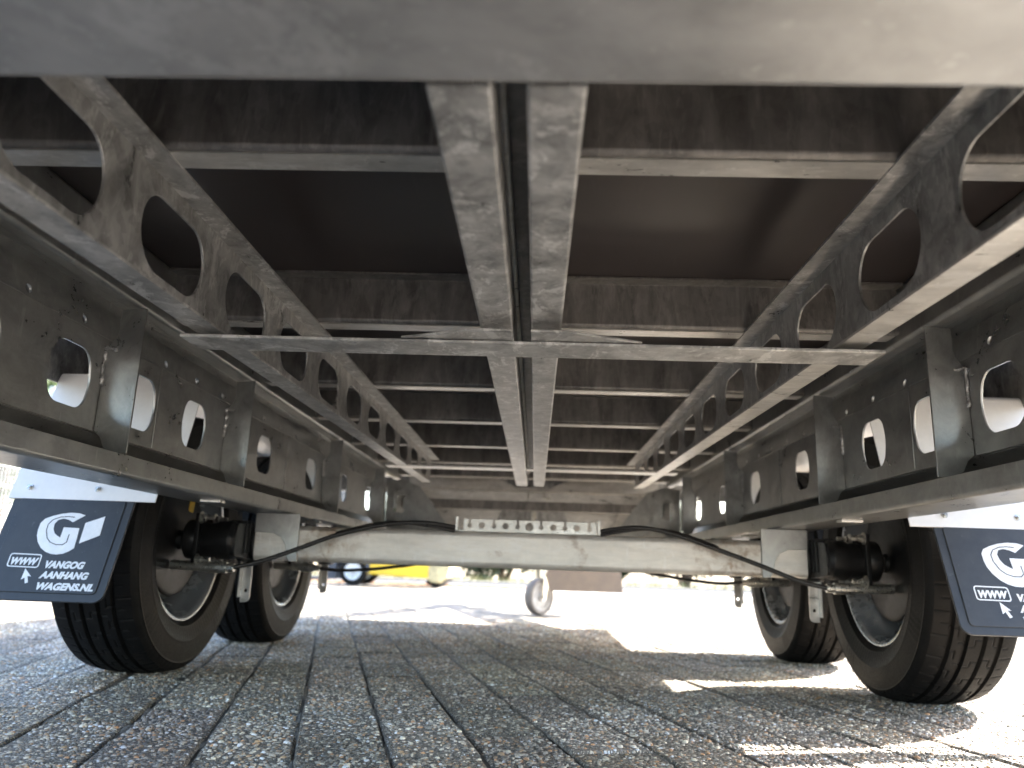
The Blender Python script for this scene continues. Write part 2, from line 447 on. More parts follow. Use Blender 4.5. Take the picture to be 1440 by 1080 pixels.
for i in range(-110, 110):
    for j in range(-44, 60):
        u = .014+PW/2+i*PW; w = 1.18+(j+(.5 if i % 2 else 0))*PL
        x = u*ca-w*sa+.235; y = u*sa+w*ca
        if -8.9 < x < 9.9 and -3.9 < y < YE-.12: spots.append((x, y))
def vis(p):
    d = Vector((p[0], p[1], 0))-CAM; z = d.dot(fw)
    if z < .3: return 1e9
    px = 720+1093*d.dot(rt)/z; py = 540-1093*d.dot(up)/z
    return z if (-40 < px < 1480 and 780 < py < 1140) else 1e8+z
spots.sort(key=vis)
def jit(): return rnd.uniform(-.0013, .0013), rnd.uniform(-.0013, .0013), rnd.uniform(-.0026, .0018), rnd.uniform(-.007, .007), rnd.uniform(-.007, .007), rnd.uniform(-.005, .005)
rest = MB(); rg = np.random.default_rng(5); PV = []; TN = []
for n_, (x, y) in enumerate(spots):
    jx, jy, jz, ra, rb, rc = jit()
    m = Matrix.Translation((x+jx, y+jy, jz)) @ Matrix.Rotation(ang+ra, 4, 'Z') @ Matrix.Rotation(rb, 4, 'X') @ Matrix.Rotation(rc, 4, 'Y')
    me = PM[rnd.randrange(9)]
    if n_ < 300:
        o = link('paver', me, pb); o.matrix_local = m
        tn = rnd.uniform(.78, 1.2); o.color = (tn*rnd.uniform(.97, 1.03), tn, tn*rnd.uniform(.95, 1.03), 1)
        cnt = 620 if n_ < 110 else (400 if n_ < 200 else 230)
        rad_ = rg.uniform(.0017, .0040, cnt)*(1.0 if n_ < 110 else (1.2 if n_ < 200 else 1.5))*np.where(rg.random(cnt) < .08, 1.45, 1)
        a0 = rg.random(cnt)*6.283; asp = rg.uniform(.6, 1, cnt); hh = rad_*rg.uniform(.35, .75, cnt)
        px_ = rg.uniform(-PW/2+.0065, PW/2-.0065, cnt); py_ = rg.uniform(-PL/2+.004, PL/2-.004, cnt)
        ring = np.arange(5)*2*math.pi/5
        jr = rg.uniform(.8, 1.15, (cnt, 5))
        def rg_(k_, z_):
            lx = np.cos(ring)*jr*k_*rad_[:, None]; ly = np.sin(ring)*jr*k_*(rad_*asp)[:, None]
            return np.stack([px_[:, None]+lx*np.cos(a0)[:, None]-ly*np.sin(a0)[:, None], py_[:, None]+lx*np.sin(a0)[:, None]+ly*np.cos(a0)[:, None], np.broadcast_to((hh*z_)[:, None]-.0006, (cnt, 5))], -1)
        P3 = np.concatenate([rg_(1, 0), rg_(.93, .55), rg_(.55, 1)], 1).reshape(-1, 3)
        TN.append(np.repeat(np.array([o.color[:]]), cnt*15, 0)); mm = np.array(m); PV.append(P3 @ mm[:3, :3].T + mm[:3, 3])
    else:
        rest.add([m @ v.co for v in me.vertices], [tuple(p.vertices) for p in me.polygons])
me = bpy.data.meshes.new('paver_field'); me.from_pydata(rest.v, [], rest.f); me.materials.append(MAT['paver'])
o = link('paver_field', me, pb); o['kind'] = 'stuff'
ridge = MB()
for (x, y) in spots[:300]:
    for side in (0, 1):
        if rnd.random() < .62:
            l0 = rnd.uniform(-.125, .02); l1 = l0+rnd.uniform(.05, .15); n_ = 5; vs = []
            for i in range(n_+1):
                w_ = l0+(l1-l0)*i/n_; h_ = -.0042+.0042*math.sin(math.pi*i/n_)**.6*rnd.uniform(.6, 1.0)
                for du, dz in ((-.0062, -.003), (-.002, 0), (.002, 0), (.0062, -.003)):
                    u_ = PW/2*(1 if side else -1)+du+rnd.uniform(-.0006, .0006)
                    vs.append((x+u_*ca-w_*sa, y+u_*sa+w_*ca, h_+dz*.6))
            ridge.add(vs, [(i*4+q, i*4+q+1, i*4+q+5, i*4+q+4) for i in range(n_) for q in range(3)])
me = bpy.data.meshes.new('joint_filling'); me.from_pydata(ridge.v, [], ridge.f); me.materials.append(MAT['joint'])
me.polygons.foreach_set('use_smooth', [True]*len(ridge.f))
o = link('joint_filling', me, pb); o['kind'] = 'stuff'
V = np.concatenate(PV).astype(np.float32); NP = len(V)//15
tq = []
for i in range(5):
    j = (i+1) % 5; tq += [[i, j, 5+j, 5+i], [5+i, 5+j, 10+j, 10+i]]
tq = np.array(tq); base = (np.arange(NP)*15)[:, None]
quads = (base[:, :, None]+tq[None]).reshape(NP, 40); caps = base+np.array([10, 11, 12, 13, 14])
loops_ = np.concatenate([quads, caps], 1).reshape(-1).astype(np.int32)
tot = np.tile(np.array([4]*10+[5]), NP); st_ = np.concatenate([[0], np.cumsum(tot)[:-1]]).astype(np.int32)
me = bpy.data.meshes.new('aggregate'); me.vertices.add(len(V)); me.vertices.foreach_set('co', V.ravel())
me.loops.add(len(loops_)); me.loops.foreach_set('vertex_index', loops_)
me.polygons.add(len(st_)); me.polygons.foreach_set('loop_start', st_)
me.polygons.foreach_set('use_smooth', np.ones(len(st_), dtype=bool))
at_ = me.attributes.new('tone', 'FLOAT_COLOR', 'POINT'); at_.data.foreach_set('color', np.concatenate(TN).astype(np.float32).ravel())
me.update(calc_edges=True); me.materials.append(MAT['gravel'])
o = link('aggregate_stones', me, pb); o['kind'] = 'stuff'

# ------------------------------------------------------------------ the trailer
T = thing('trailer', 'galvanised twin-axle trailer with perforated chassis rails, seen from underneath', 'trailer')
ZF = .64            # underside of the crossbeam flanges
FLZ = .716          # underside of the floor
BY0, BY1 = .10, 3.93
XB = .985
# floor boards and bed edge
for (a, b) in ((BY0+.02, 1.32), (1.3215, 2.60), (2.6015, BY1-.02)):
    MB().box(-XB+.02, XB-.02, a, b, FLZ, FLZ+.015).build('floor_panel', 'ply', T)
for sx in (-1, 1):
    MB().sheet([(sx*(XB-.004), .592), (sx*XB, .592), (sx*XB, .80), (sx*(XB-.03), .80)], .003*sx, 'y', BY0, BY1, .006).build('bed_edge_profile', 'galv', T)
MB().sheet([(BY1-.04, .60), (BY1, .60), (BY1, .80), (BY1-.03, .80)], .003, 'x', -XB, XB, .006).build('bed_front_profile', 'galv', T)

# rear crossmember right above the lens
MB().sheet([(.11, .80), (.11, .528), (.412, .528), (.412, .712)], .004, 'x', -XB, XB, .012, 6).build('rear_crossmember', 'galv_soft', T)

# crossbeams: Z-section, flanges turned forward; web shade and flange gleam set by colour
XBY = [.675, 1.222, 1.675, 2.09, 2.535, 2.965, 3.44]
for y in XBY:
    q = MB()
    q.sheet([(y-.03, FLZ-.001), (y, FLZ-.001), (y, ZF), (y+.036, ZF)], -.0032, 'x', -.597, .597, .004)
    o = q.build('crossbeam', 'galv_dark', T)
    f = MB().box(-.592, .592, y+.004, y+.0355, ZF-.0050, ZF-.0034).build('flange_gleam', 'galv_light', o)  # brighter strip laid over the flange to paint in its gleam
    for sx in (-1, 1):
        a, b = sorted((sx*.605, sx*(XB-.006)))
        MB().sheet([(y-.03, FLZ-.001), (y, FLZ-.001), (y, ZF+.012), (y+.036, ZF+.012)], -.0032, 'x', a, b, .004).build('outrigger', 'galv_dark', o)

# bed side beams standing on the chassis rails
for sx in (-1, 1):
    MB().sheet([(sx*.64, .7145), (sx*.60, .7145), (sx*.60, .624), (sx*.6245, .624), (sx*.6245, .636), (sx*.68, .636)], -.003*sx, 'y', .414, 3.515, .005).build('bed_side_beam', 'galv_rail', T)

# chassis rails
HOLES = [.44, .645, .845, 1.045, 1.245, 1.455, 1.65, 1.855, 2.255, 2.655, 3.055, 3.31]
STIFF = [.30, .62, 1.125, 1.60, 2.385, 3.08]
for sx in (-1, 1):
    q = MB()
    y0, y1 = .12, 3.425
    q.sheet([(sx*.585, .392), (sx*.585, .360), (sx*.69, .360), (sx*.69, .402), (sx*.6465, .4272)], .0035*sx, 'y', y0, y1, [0, .007, .007, .006, 0])
    loops = [[(y0, .4268), (y1, .4268), (y1, .570), (y0, .570)]]
    for h in HOLES: loops.append(fillet([(h-.042, .4515), (h+.042, .4515), (h+.052, .4955), (h+.042, .5405), (h-.042, .5405), (h-.052, .4955)], [.032, .032, .06, .032, .032, .06], 6, True))
    q.plate(loops, .0035, (sx*.645, 0, 0), (0, 1, 0), (0, 0, 1), .0004)
    # upper band with small holes leaning inwards
    vv = Vector((sx*.008, 0, .045)); L = vv.length
    loops = [[(y0, .0005), (y1, .0005), (y1, L), (y0, L)]]
    y = .29
    while y < 3.4:
        loops.append(circ(y, .011, .0062, 12)); y += .1285
    q.plate(loops, .0035, (sx*.645, 0, .570), (0, 1, 0), vv, .0003)
    q.box(*sorted((sx*.655, sx*.69)), y0, y1, .6145, .6335)  # spacer added to close the gap and block outside light
    rail = q.build('chassis_rail', 'galv_rail', T)
    # seam in the web
    for ys in (1.302, 2.02):
        MB().tube([(sx*.6425, ys+random.uniform(-.0006, .0006), .43+i*.02) for i in range(8)], .0013, 6).build('weld_seam', 'galv_rail', rail)
    for ys in STIFF:
        poly = [(.6425, .428), (.6425, .552), (.637, .562), (.630, .572), (.6265, .584), (.6275, .600), (.6265, .617), (.5885, .620), (.5885, .3955), (.616, .3955), (.626, .405), (.632, .418)]
        poly = [(sx*a, b) for a, b in poly]
        st = MB().plate([poly], .004, (0, ys, 0), (1, 0, 0), (0, 0, 1), .0005).build('stiffener', 'galv_rail', rail)
        w = MB(); pth = []; rr = []
        for i in range(14):
            pth.append((sx*.6415+random.uniform(-.001, .001), ys-.004+random.uniform(-.001, .001), .497+i*.0045)); rr.append(random.uniform(.0022, .0048))
        w.tube(pth, rr, 7)
        for i in range(4): w.tube([(sx*(.6405-.004*i), ys-.004, .556-.001*i), (sx*(.6365-.004*i), ys-.004, .557-.001*i)], random.uniform(.002, .004), 7)
        w.build('weld_bead', 'weld', rail, smooth=60)
    for ys in (1.51, 1.93, 2.22, 2.64):
        MB().box(*sorted((sx*.592, sx*.632)), ys-.014, ys+.014, .3535, .3598).build('mount_pad', 'galv_light', rail, .0015)

# centre beam: two folded profiles with a slot between
cb = bpy.data.objects.new('centre_beam', None); COL.objects.link(cb); cb.parent = T
def cprof(x_out, x_in, sg):
    q = MB()
    q.sheet([(x_out, .705), (x_out, .530), (x_in, .530), (x_in, .575)], .0032*sg, 'y', .413, 2.735, .0035)
    return q.build('profile', 'galv_beam', cb)
cprof(-.055, -.0145, 1); cprof(.0435, .0065, -1)
MB().box(-.0143, .0063, .43, 2.70, .583, .588).build('filler_strip', 'galv_dark', cb)
MB().cyl((-.0125, .43, .571), (-.0125, 2.72, .571), .0035, 8).build('rod', 'galv_light', cb)

# lattice beams
def zb(y): return .518+(y-.4)/(2.87-.4)*.034
for sx in (-1, 1):
    y0, y1 = .414, 2.875
    loops = [[(y0, zb(y0)), (y1, zb(y1)), (y1, ZF-.004), (y0, ZF-.004)]]
    c = .558
    i = 0
    while c < 2.8:
        b = zb(c)+.009; t = .6135
        loops.append(fillet([(c-.054, b), (c+.054, b), (c+.078, (b+t)/2), (c+.058, t), (c-.058, t), (c-.078, (b+t)/2)], [.04, .04, .075, .036, .036, .075], 6, True))
        c += .2145
    q = MB().plate(loops, .003, (sx*.38, 0, 0), (0, 1, 0), (0, 0, 1), .0004)
    o = q.build('lattice_beam', 'galv', T)
    MB().prism([(sx*.3785, ZF-.0035), (sx*.35, ZF-.0035), (sx*.35, ZF-.0065), (sx*.3785, ZF-.0065)], 'y', y0, y1+.02).build('upper_flange', 'galv_beam', o)
    v = []
    for y in (y0, y1+.02):
        z = zb(y)
        v += [(sx*.3765, y, z), (sx*.41, y, z), (sx*.41, y, z-.003), (sx*.3765, y, z-.003)]
    MB().add(v, [(0, 1, 5, 4), (1, 2, 6, 5), (2, 3, 7, 6), (3, 0, 4, 7), (0, 3, 2, 1), (4, 5, 6, 7)]).build('lower_flange', 'galv_light' if sx > 0 else 'galv_beam', o)  # right side gets brighter zinc, painting in its sunlit look

# flat ties under the lattice beams
t1 = MB().plate([[(-.42, .894), (.425, .894), (.425, .952), (-.42, .952)]], .004, (0, 0, .512), (1, 0, 0), (0, 1, 0), .0006).build('tie_bar', 'galv_beam', T)
MB().plate([[(-.150, .896), (-.060, .858), (-.0155, .858), (-.0155, .896)]], .003, (0, 0, .5165), (1, 0, 0), (0, 1, 0), .0004).build('gusset', 'galv_beam', t1)
MB().plate([[(.0075, .896), (.0075, .858), (.050, .858), (.140, .896)]], .003, (0, 0, .5165), (1, 0, 0), (0, 1, 0), .0004).build('gusset', 'galv_beam', t1)
MB().box(-.445, .44, 2.345, 2.40, .5405, .5465).build('tie_bar', 'galv_light', T, .001)

# front cross member, bulkhead, corner plates
fm = MB().sheet([(3.60, .549), (3.60, .592), (3.575, .596)], .004, 'x', -.525, .525, .004).build('front_member', 'galv_light', T)
MB().box(-.50, .50, 3.66, 3.70, .512, .575).build('recess_shade', 'galv_dark', fm)  # dark strip painting the shaded recess below the member
for sx in (-1, 1):
    MB().plate([[(sx*.545, .594), (sx*.525, .594), (sx*.452, .520), (sx*.468, .514)]], .004, (0, 3.596, 0), (1, 0, 0), (0, 0, 1)).build('end_gusset', 'galv_light', fm)
    MB().bolt((sx*.49, 3.595, .582), (0, -1, 0), .005, .004).build('bolt', 'zinc', fm)
MB().tube([(-.02, 3.58, .60), (-.02, 3.58, .565), (-.015, 3.58, .560)], .004, 8).build('hook', 'zinc', fm)
MB().tube([(.05, 3.58, .60), (.05, 3.58, .568), (.056, 3.58, .562), (.08, 3.58, .562)], .004, 8).build('hook', 'zinc', fm)
bk = MB().plate([[(-.62, .41), (.62, .41), (.62, .687), (.19, .687), (.085, .64), (-.085, .64), (-.19, .687), (-.62, .687)]], .004, (0, 3.88, 0), (1, 0, 0), (0, 0, 1)).build('bulkhead_plate', 'galv_light', T)
MB().plate([[(-.115, .61), (.115, .61), (.205, .40), (-.205, .40)]], .006, (0, 3.872, 0), (1, 0, 0), (0, 0, 1), .0015).build('reinforcing_plate', 'galv', bk)
for sx in (-1, 1):
    MB().plate([[(sx*.46, .60), (sx*.60, .60), (sx*.60, .39), (sx*.355, .39)]], .006, (0, 3.868, 0), (1, 0, 0), (0, 0, 1), .0015).build('reinforcing_plate', 'galv_light', bk)
    cpl = [[(sx*.643, .39), (sx*.643, .605), (sx*.585, .615), (sx*.50, .588), (sx*.345, .39)],
           fillet([(sx*.608, .470), (sx*.608, .562), (sx*.560, .562), (sx*.560, .470)], .014, 4, True)]
    MB().plate(cpl, .005, (0, 3.432, 0), (1, 0, 0), (0, 0, 1), .0005).build('corner_plate', 'galv_rail', T)
for sx in (-1, 1):
    MB().plate([[(sx*.545, .492), (sx*.64, .492), (sx*.64, .60), (sx*.545, .60)]], .004, (0, 3.50, 0), (1, 0, 0), (0, 0, 1)).build('backing_plate', 'galv_rail', T)
MB().cyl((.005, 3.86, .52), (.005, 3.86, .46), .012, 6).cyl((.005, 3.86, .535), (.005, 3.86, .52), .006, 8).build('bolt', 'zinc', bk)

# A-frame drawbar
for sx in (-1, 1):
    a = Vector((sx*.60, 3.44)); b = Vector((sx*.06, 5.35)); d = (b-a); L = d.length; d.normalize()
    loops = [[(0, .395), (L, .395), (L, .545), (0, .545)]]
    for i in range(6): loops.append(rrect(.16+i*.30, .47, .10, .085, .035))
    q = MB().plate(loops, .004, (a.x, a.y, 0), (d.x, d.y, 0), (0, 0, 1))
    for z in (.392, .545):
        q.plate([[(0, 0), (L, 0), (L, .05), (0, .05)]], .004, (a.x, a.y, z), (d.x, d.y, 0), (-d.y*sx*-1, d.x*sx*-1, 0) if sx > 0 else (d.y, -d.x, 0))
    q.build('drawbar_rail', 'galv_rail', T)
cp = MB().prism([(-.06, .42), (.06, .42), (.06, .54), (-.06, .54)], 'y', 5.36, 5.66).build('coupling', 'black', T, .012)
MB().cyl((0, 5.72, .46), (0, 5.72, .54), .045, 20).build('ball_socket', 'zinc', cp)

# jockey wheel
J = bpy.data.objects.new('jockey_wheel', None); COL.objects.link(J); J.parent = T
jc = Vector((.045, 4.45, .10)); jd = Vector((math.cos(R(-42)), math.sin(R(-42)), 0))       # axle direction, wheel turned
jm = Matrix.Translation(jc) @ Matrix.Rotation(R(-42), 4, 'Z')
def jb(q, name, mat):
    q.v = [tuple(jm @ Vector(v)) for v in q.v]; return q.build(name, mat, J)
jb(MB().lathe([(.076, -.024), (.092, -.026), (.0985, -.018), (.1, 0), (.0985, .018), (.092, .026), (.076, .024)], (0, 0, 0), 'x', 40), 'tyre', 'hazed_rubber')
jb(MB().lathe([(0, -.02), (.02, -.022), (.024, -.012), (.06, -.010), (.068, -.022), (.0765, -.022), (.0765, .022), (.068, .022), (.06, .010), (.024, .012), (.02, .022), (0, .02)], (0, 0, 0), 'x', 32), 'rim', 'nylon')
q = MB()
for sx in (-1, 1): q.plate([[( -.012, -.018), (.012, -.018), (.045, .10), (.045, .15), (-.005, .15), (-.005, .10)]], .004, (sx*.036, 0, 0), (0, 1, 0), (0, 0, 1))
q.box(-.038, .038, -.005, .045, .148, .153); q.cyl((-.042, 0, 0), (.042, 0, 0), .008, 10)
jb(q, 'fork', 'zinc')
jb(MB().cyl((0, .02, .153), (0, .02, .62), .024, 20), 'post', 'zinc')
jb(MB().cyl((-.012, .055, .10), (-.012, .075, .25), .018, 12), 'sleeve', 'zinc')
# drip plate hanging under the drawbar
MB().plate([[(-.20, 0), (.20, 0), (.205, .14), (-.225, .14)]], .004, (.30, 4.40, .135), (1, .04, 0), (-.05, .5, 1)).build('drip_plate', 'brown_plate', T)
MB().box(.12, .48, 4.47, 4.75, .275, .40).build('tool_box', 'brown_plate', T, .006)

# ------------------------------------------------------------------ axles, wheels, brakes
AX = [1.81, 2.52]
RAD, HW = .29, .0925
def tyre_mesh():
    """tread as a height field: grooves round the tyre, zigzag sipes across the ribs"""
    NX, NA = 80, 720
    b = MB()
    xs = [-.080+.16*i/NX for i in range(NX+1)]
    groove = [-.047, -.0165, .0165, .047]
    def h(x, a):
        r = RAD-.012*(abs(x)/.080)**2.6*0.75
        for gx in groove:
            dd = abs(x-gx)
            if dd < .0042: r -= .007*(1-max(0, (dd-.0026))/.0016)
        ph = a/(2*math.pi)*72
        ax = abs(x)
        if ax > .053:                       # shoulder: straight cuts, every second one short
            f = ph % 1
            if min(f, 1-f) < .05 and (int(ph+.5) % 2 == 0 or ax < .066): r -= .0015
        elif ax > .021:                     # middle ribs: stepped cuts
            s = .38 if ax > .034 else 0
            f = (ph*.5+s+(.25 if x > 0 else 0)) % 1
            if min(f, 1-f) < .028: r -= .0017
            if abs(ax-.034) < .0012 and f > .62: r -= .0016
        else:
            s = .3 if x > 0 else 0
            if ax > .0125: pass
            f = (ph*.5+s+.1) % 1
            if min(f, 1-f) < .028: r -= .0017
            if ax < .0012 and f > .70: r -= .0016
        return r
    vs = []
    for i in range(NA):
        a = 2*math.pi*i/NA
        for x in xs:
            r = h(x, a); vs.append((x, r*math.cos(a), r*math.sin(a)))
    m = NX+1; fs = []
    for i in range(NA):
        j = (i+1) % NA
        for q in range(NX): fs.append((i*m+q, j*m+q, j*m+q+1, i*m+q+1))
    b.add(vs, fs)
    for sg in (-1, 1):
        edge = RAD-.012*.75
        prof = [(edge, .080), (edge-.004, .0845), (edge-.010, .0882), (edge-.0135, .0892), (edge-.0145, .0906), (edge-.0175, .0906), (edge-.0185, .0898), (edge-.035, .0925), (edge-.055, .0925),
                (edge-.058, .0937), (edge-.061, .0937), (edge-.063, .0922), (edge-.080, .0875), (edge-.088, .0850), (edge-.0895, .0856), (edge-.0925, .0850), (edge-.098, .079), (.176, .072), (.170, .066)]
        NS = 360; mp = len(prof); vs = []
        for i in range(NS):
            a = 2*math.pi*i/NS
            for pi_, (r_, h_) in enumerate(prof):
                if pi_ in (12, 13) and i % 3 == 0: h_ += .0009            # fine radial ribs above the bead
                if pi_ in (8, 7) and (i % 90 in (3, 6, 9, 12)): h_ += .0012    # short raised bars on the sidewall
                if pi_ in (2, 3) and i % 8 < 1: h_ -= .0012
                vs.append((h_*sg, r_*math.cos(a), r_*math.sin(a)))
        b.add(vs, [(i*mp+q, ((i+1) % NS)*mp+q, ((i+1) % NS)*mp+q+1, i*mp+q+1) for i in range(NS) for q in range(mp-1)])
    return b
tb = tyre_mesh()
tyre0 = None; rim0 = None
def rim_mesh():
    b = MB()
    # profile across the width; local +x points to the wheel's inner (brake) side
    prof = [(.170, .0655), (.176, .0700), (.1795, .0735), (.1780, .0765), (.1735, .0765), (.1690, .0735), (.1660, .068), (.1640, .058), (.1615, .046), (.1565, .036), (.1500, .026),
            (.1450, .010), (.1435, -.010), (.1470, -.022), (.158, -.032), (.161, -.050), (.166, -.064), (.172, -.0725), (.1775, -.0745), (.1785, -.072), (.174, -.069), (.168, -.064), (.164, -.050), (.160, -.028), (.147, -.008), (.147, .010), (.153, .026), (.160, .036), (.166, .05)]
    b.lathe(prof, (0, 0, 0), 'x', 96)
    # disc with raised bell
    disc = [(.1465, -.012), (.138, -.020), (.125, -.018), (.112, -.008), (.098, -.004), (.085, -.012), (.070, -.024), (.034, -.026), (.033, -.030), (.072, -.029), (.088, -.016), (.098, -.009), (.114, -.013), (.127, -.024), (.140, -.026), (.146, -.02)]
    b.lathe(disc, (0, 0, 0), 'x', 72)
    return b
rb_ = rim_mesh()
drum = MB().lathe([(0, .055), (.02, .055), (.022, .047), (.116, .045), (.124, .043), (.126, .038), (.122, .036), (.100, .034), (.0985, .010), (.094, .006), (.088, .004), (.085, -.010), (.06, -.022), (0, -.022)], (0, 0, 0), 'x', 64)
for ai, ya in enumerate(AX):
    ty = ya+.115
    A = bpy.data.objects.new('axle', None); COL.objects.link(A); A.parent = T
    q = MB().prism([(a, b) for a, b in rrect(ty, .2895, .084, .084, .0135, 5)], 'x', -.655, .655)
    q.build('axle_tube', 'galv_axle', A)
    for sx in (-1, 1):
        yf = ty-.0445
        poly = [(.655, .3585), (.548, .3585), (.548, .247), (.566, .247), (.574, .262), (.578, .285), (.590, .303), (.610, .312), (.655, .3135)]
        poly = [(sx*a, b) for a, b in poly]
        br = MB().plate([poly], .005, (0, yf-.002, 0), (1, 0, 0), (0, 0, 1), .0008)
        br.box(*sorted((sx*.655, sx*.548)), yf-.002, ty+.06, .3535, .3590)
        br.build('axle_bracket', 'galv_rail', A)
        # swing arm: from the tube end back to the hub
        c = Vector((sx*.68, ya, RAD)); t = Vector((sx*.68, ty, .2895))
        arm = MB()
        arm.cyl((sx*.656, ty, .2895), (sx*.70, ty, .2895), .050, 24)
        arm.prism([(p[0], p[1]) for p in fillet([(ty+.045, .245), (ty+.045, .335), (ya-.02, .328), (ya-.03, .255)], .015, 4, True)], 'x', *sorted((sx*.664, sx*.698)))
        arm.lathe([(0, 0), (.030, 0), (.033, .003), (.036, .003), (.040, .008), (.0435, .012), (.0435, .045), (.039, .052), (.038, .085), (.045, .095), (.045, .115), (0, .115)], (sx*.665, ya, RAD), 'x', 36, False, sx)
        arm.box(*sorted((sx*.742, sx*.752)), ya-.048, ya+.048, RAD-.052, RAD+.058)
        for rr in range(3): arm.box(*sorted((sx*.66, sx*.70)), ya+.03+rr*.022, ya+.034+rr*.022, .262, .338)
        arm.build('swing_arm', 'black', A, .002)
        for dy in (-.040, .036):
            for dz in (-.045, .048):
                bl = MB()
                bl.bolt((sx*.742, ya+dy, RAD+dz), (-sx, 0, 0), .0085, .009)
                bl.cyl((sx*.728, ya+dy, RAD+dz), (sx*.712, ya+dy, RAD+dz), .0055, 8)
                bl.build('flange_bolt', 'zinc', A)
        tab = MB().plate([fillet([(sx*.668, .148), (sx*.690, .148), (sx*.690, .250), (sx*.668, .250)], [.012, 0, 0, 0], 4, True), circ(sx*.679, .175, .0045, 10)], .004, (0, ya+.085+.03, 0), (1, 0, 0), (0, 0, 1)).box(*sorted((sx*.690, sx*.692)), ya+.095, ya+.135, .16, .25)
        tab.build('jacking_tab', 'galv_light', A)
        # wheel
        W = bpy.data.objects.new('wheel', None); COL.objects.link(W); W.parent = T
        W.location = (sx*.85, ya, RAD-.003); W.rotation_euler = (random.uniform(0, 6.28), 0, 0 if sx < 0 else math.pi)
        if tyre0 is None:
            tyre0 = tb.build('tyre', 'rubber', W, smooth=50)
            rim0 = rb_.build('rim', 'rim', W); drum0 = drum.build('brake_drum', 'black', W)
            nuts = []
            for i in range(5):
                a = 2*math.pi*i/5; q = MB().cyl((-.028, .052*math.cos(a), .052*math.sin(a)), (-.048, .052*math.cos(a), .052*math.sin(a)), .0095, 6)
                nuts.append(q.build('wheel_nut', 'zinc', W))
            st0 = MB().plate([rrect(0, 0, .05, .026, .005)], .001, (.0462, .088, .05), (0, 1, 1), (0, -1, 1)).build('sticker', 'yellow_sticker', W)
            st0['label'] = 'yellow sticker on the brake back plate'
            W.rotation_euler[0] = R(35)
        else:
            for p in [tyre0, rim0, drum0]+nuts: copy_part(p, W)
        # brake cable sleeve
        z = .229
        sl = MB().cyl((sx*.80, ya-.035, z+.003), (sx*.715, ya-.035, z), .0105, 14).cyl((sx*.715, ya-.035, z), (sx*.672, ya-.035, z), .0125, 14).cyl((sx*.672, ya-.035, z), (sx*.656, ya-.035, z), .0095, 14)
        sl.build('cable_sleeve', 'zinc', A, .001)
        if ai == 0:
            p0 = [(-.66, ya-.035, .2295), (-.60, ya-.02, .246), (-.53, ya+.01, .276), (-.45, ya+.025, .309), (-.36, ya+.035, .334), (-.29, ya+.04, .3445), (-.23, ya+.045, .345), (-.1745, ya+.068, .3395)]
            p1 = [(.66, ya-.035, .2285), (.60, ya-.02, .243), (.52, ya+.005, .275), (.44, ya+.025, .3045), (.36, ya+.035, .332), (.29, ya+.04, .348), (.23, ya+.045, .349), (.1725, ya+.068, .3405)]
            pp = p0 if sx < 0 else p1
        else:
            pp = [(sx*.66, ya-.035, .2295), (sx*.60, ya-.02, .224), (sx*.53, ya, .228), (sx*.44, ya+.02, .239), (sx*.34, ya+.05, .26), (sx*.22, ya+.10, .33), (sx*.10, ya+.15, .345)]
        MB().tube(spline(pp, 8), .0052, 12).build('brake_cable', 'cable', T)
        if ai == 0:
            pp2 = [(a, b+.012, c_+(.006 if 0 < i < 6 else -.001)*(1 if i < 5 else .5)) for i, (a, b, c_) in enumerate(pp)][3:]
            pp2 = [(a, b-.010*i/max(1, len(pp2)-1), c_-.0028*max(0, i-1)) for i, (a, b, c_) in enumerate(pp2)]
            MB().tube(spline(pp2, 8), .0042, 10).build('brake_cable', 'cable', T)

# cable rack on the rear axle
ya = AX[0]; y = ya+.080
top, bot = .3605, .3325
outline = [(-.158, bot), (.160, bot), (.160, top)]
loops = []
xs = [(.143, 'k'), (.113, 'h'), (.085, 'k'), (.057, 'h'), (.028, 'k'), (0, 'H'), (-.028, 'k'), (-.057, 'h'), (-.085, 'k'), (-.114, 'h'), (-.143, 'k')]
for x, kk in xs:
    cz = (top+bot)/2-.0005
    if kk == 'k':
        r = .0058; w = .0026; a0 = math.asin(w/r)
        outline.append((x+w, top)); 
        for i in range(13):
            a = math.pi/2-a0-(2*math.pi-2*a0)*i/12
            outline.append((x+r*math.cos(a), cz-.001+r*math.sin(a)))
        outline.append((x-w, top))
    else: loops.append(circ(x, cz, .0075 if kk == 'h' else .0100, 18))
outline.append((-.158, top))
rk = MB().plate([outline]+loops, .0025, (.003, y-.002, 0), (1, 0, 0), (0, 0, 1), .0003).build('cable_rack', 'galv_light', T)
for x in (-.170, .168):
    MB().box(x-.003, x+.003, y-.016, y+.004, bot, top+.004).build('rack_end', 'galv_light', rk)
MB().box(-.168, .166, y-.0005, y+.02, bot-.001, bot+.0015).build('rack_foot', 'galv_light', rk)

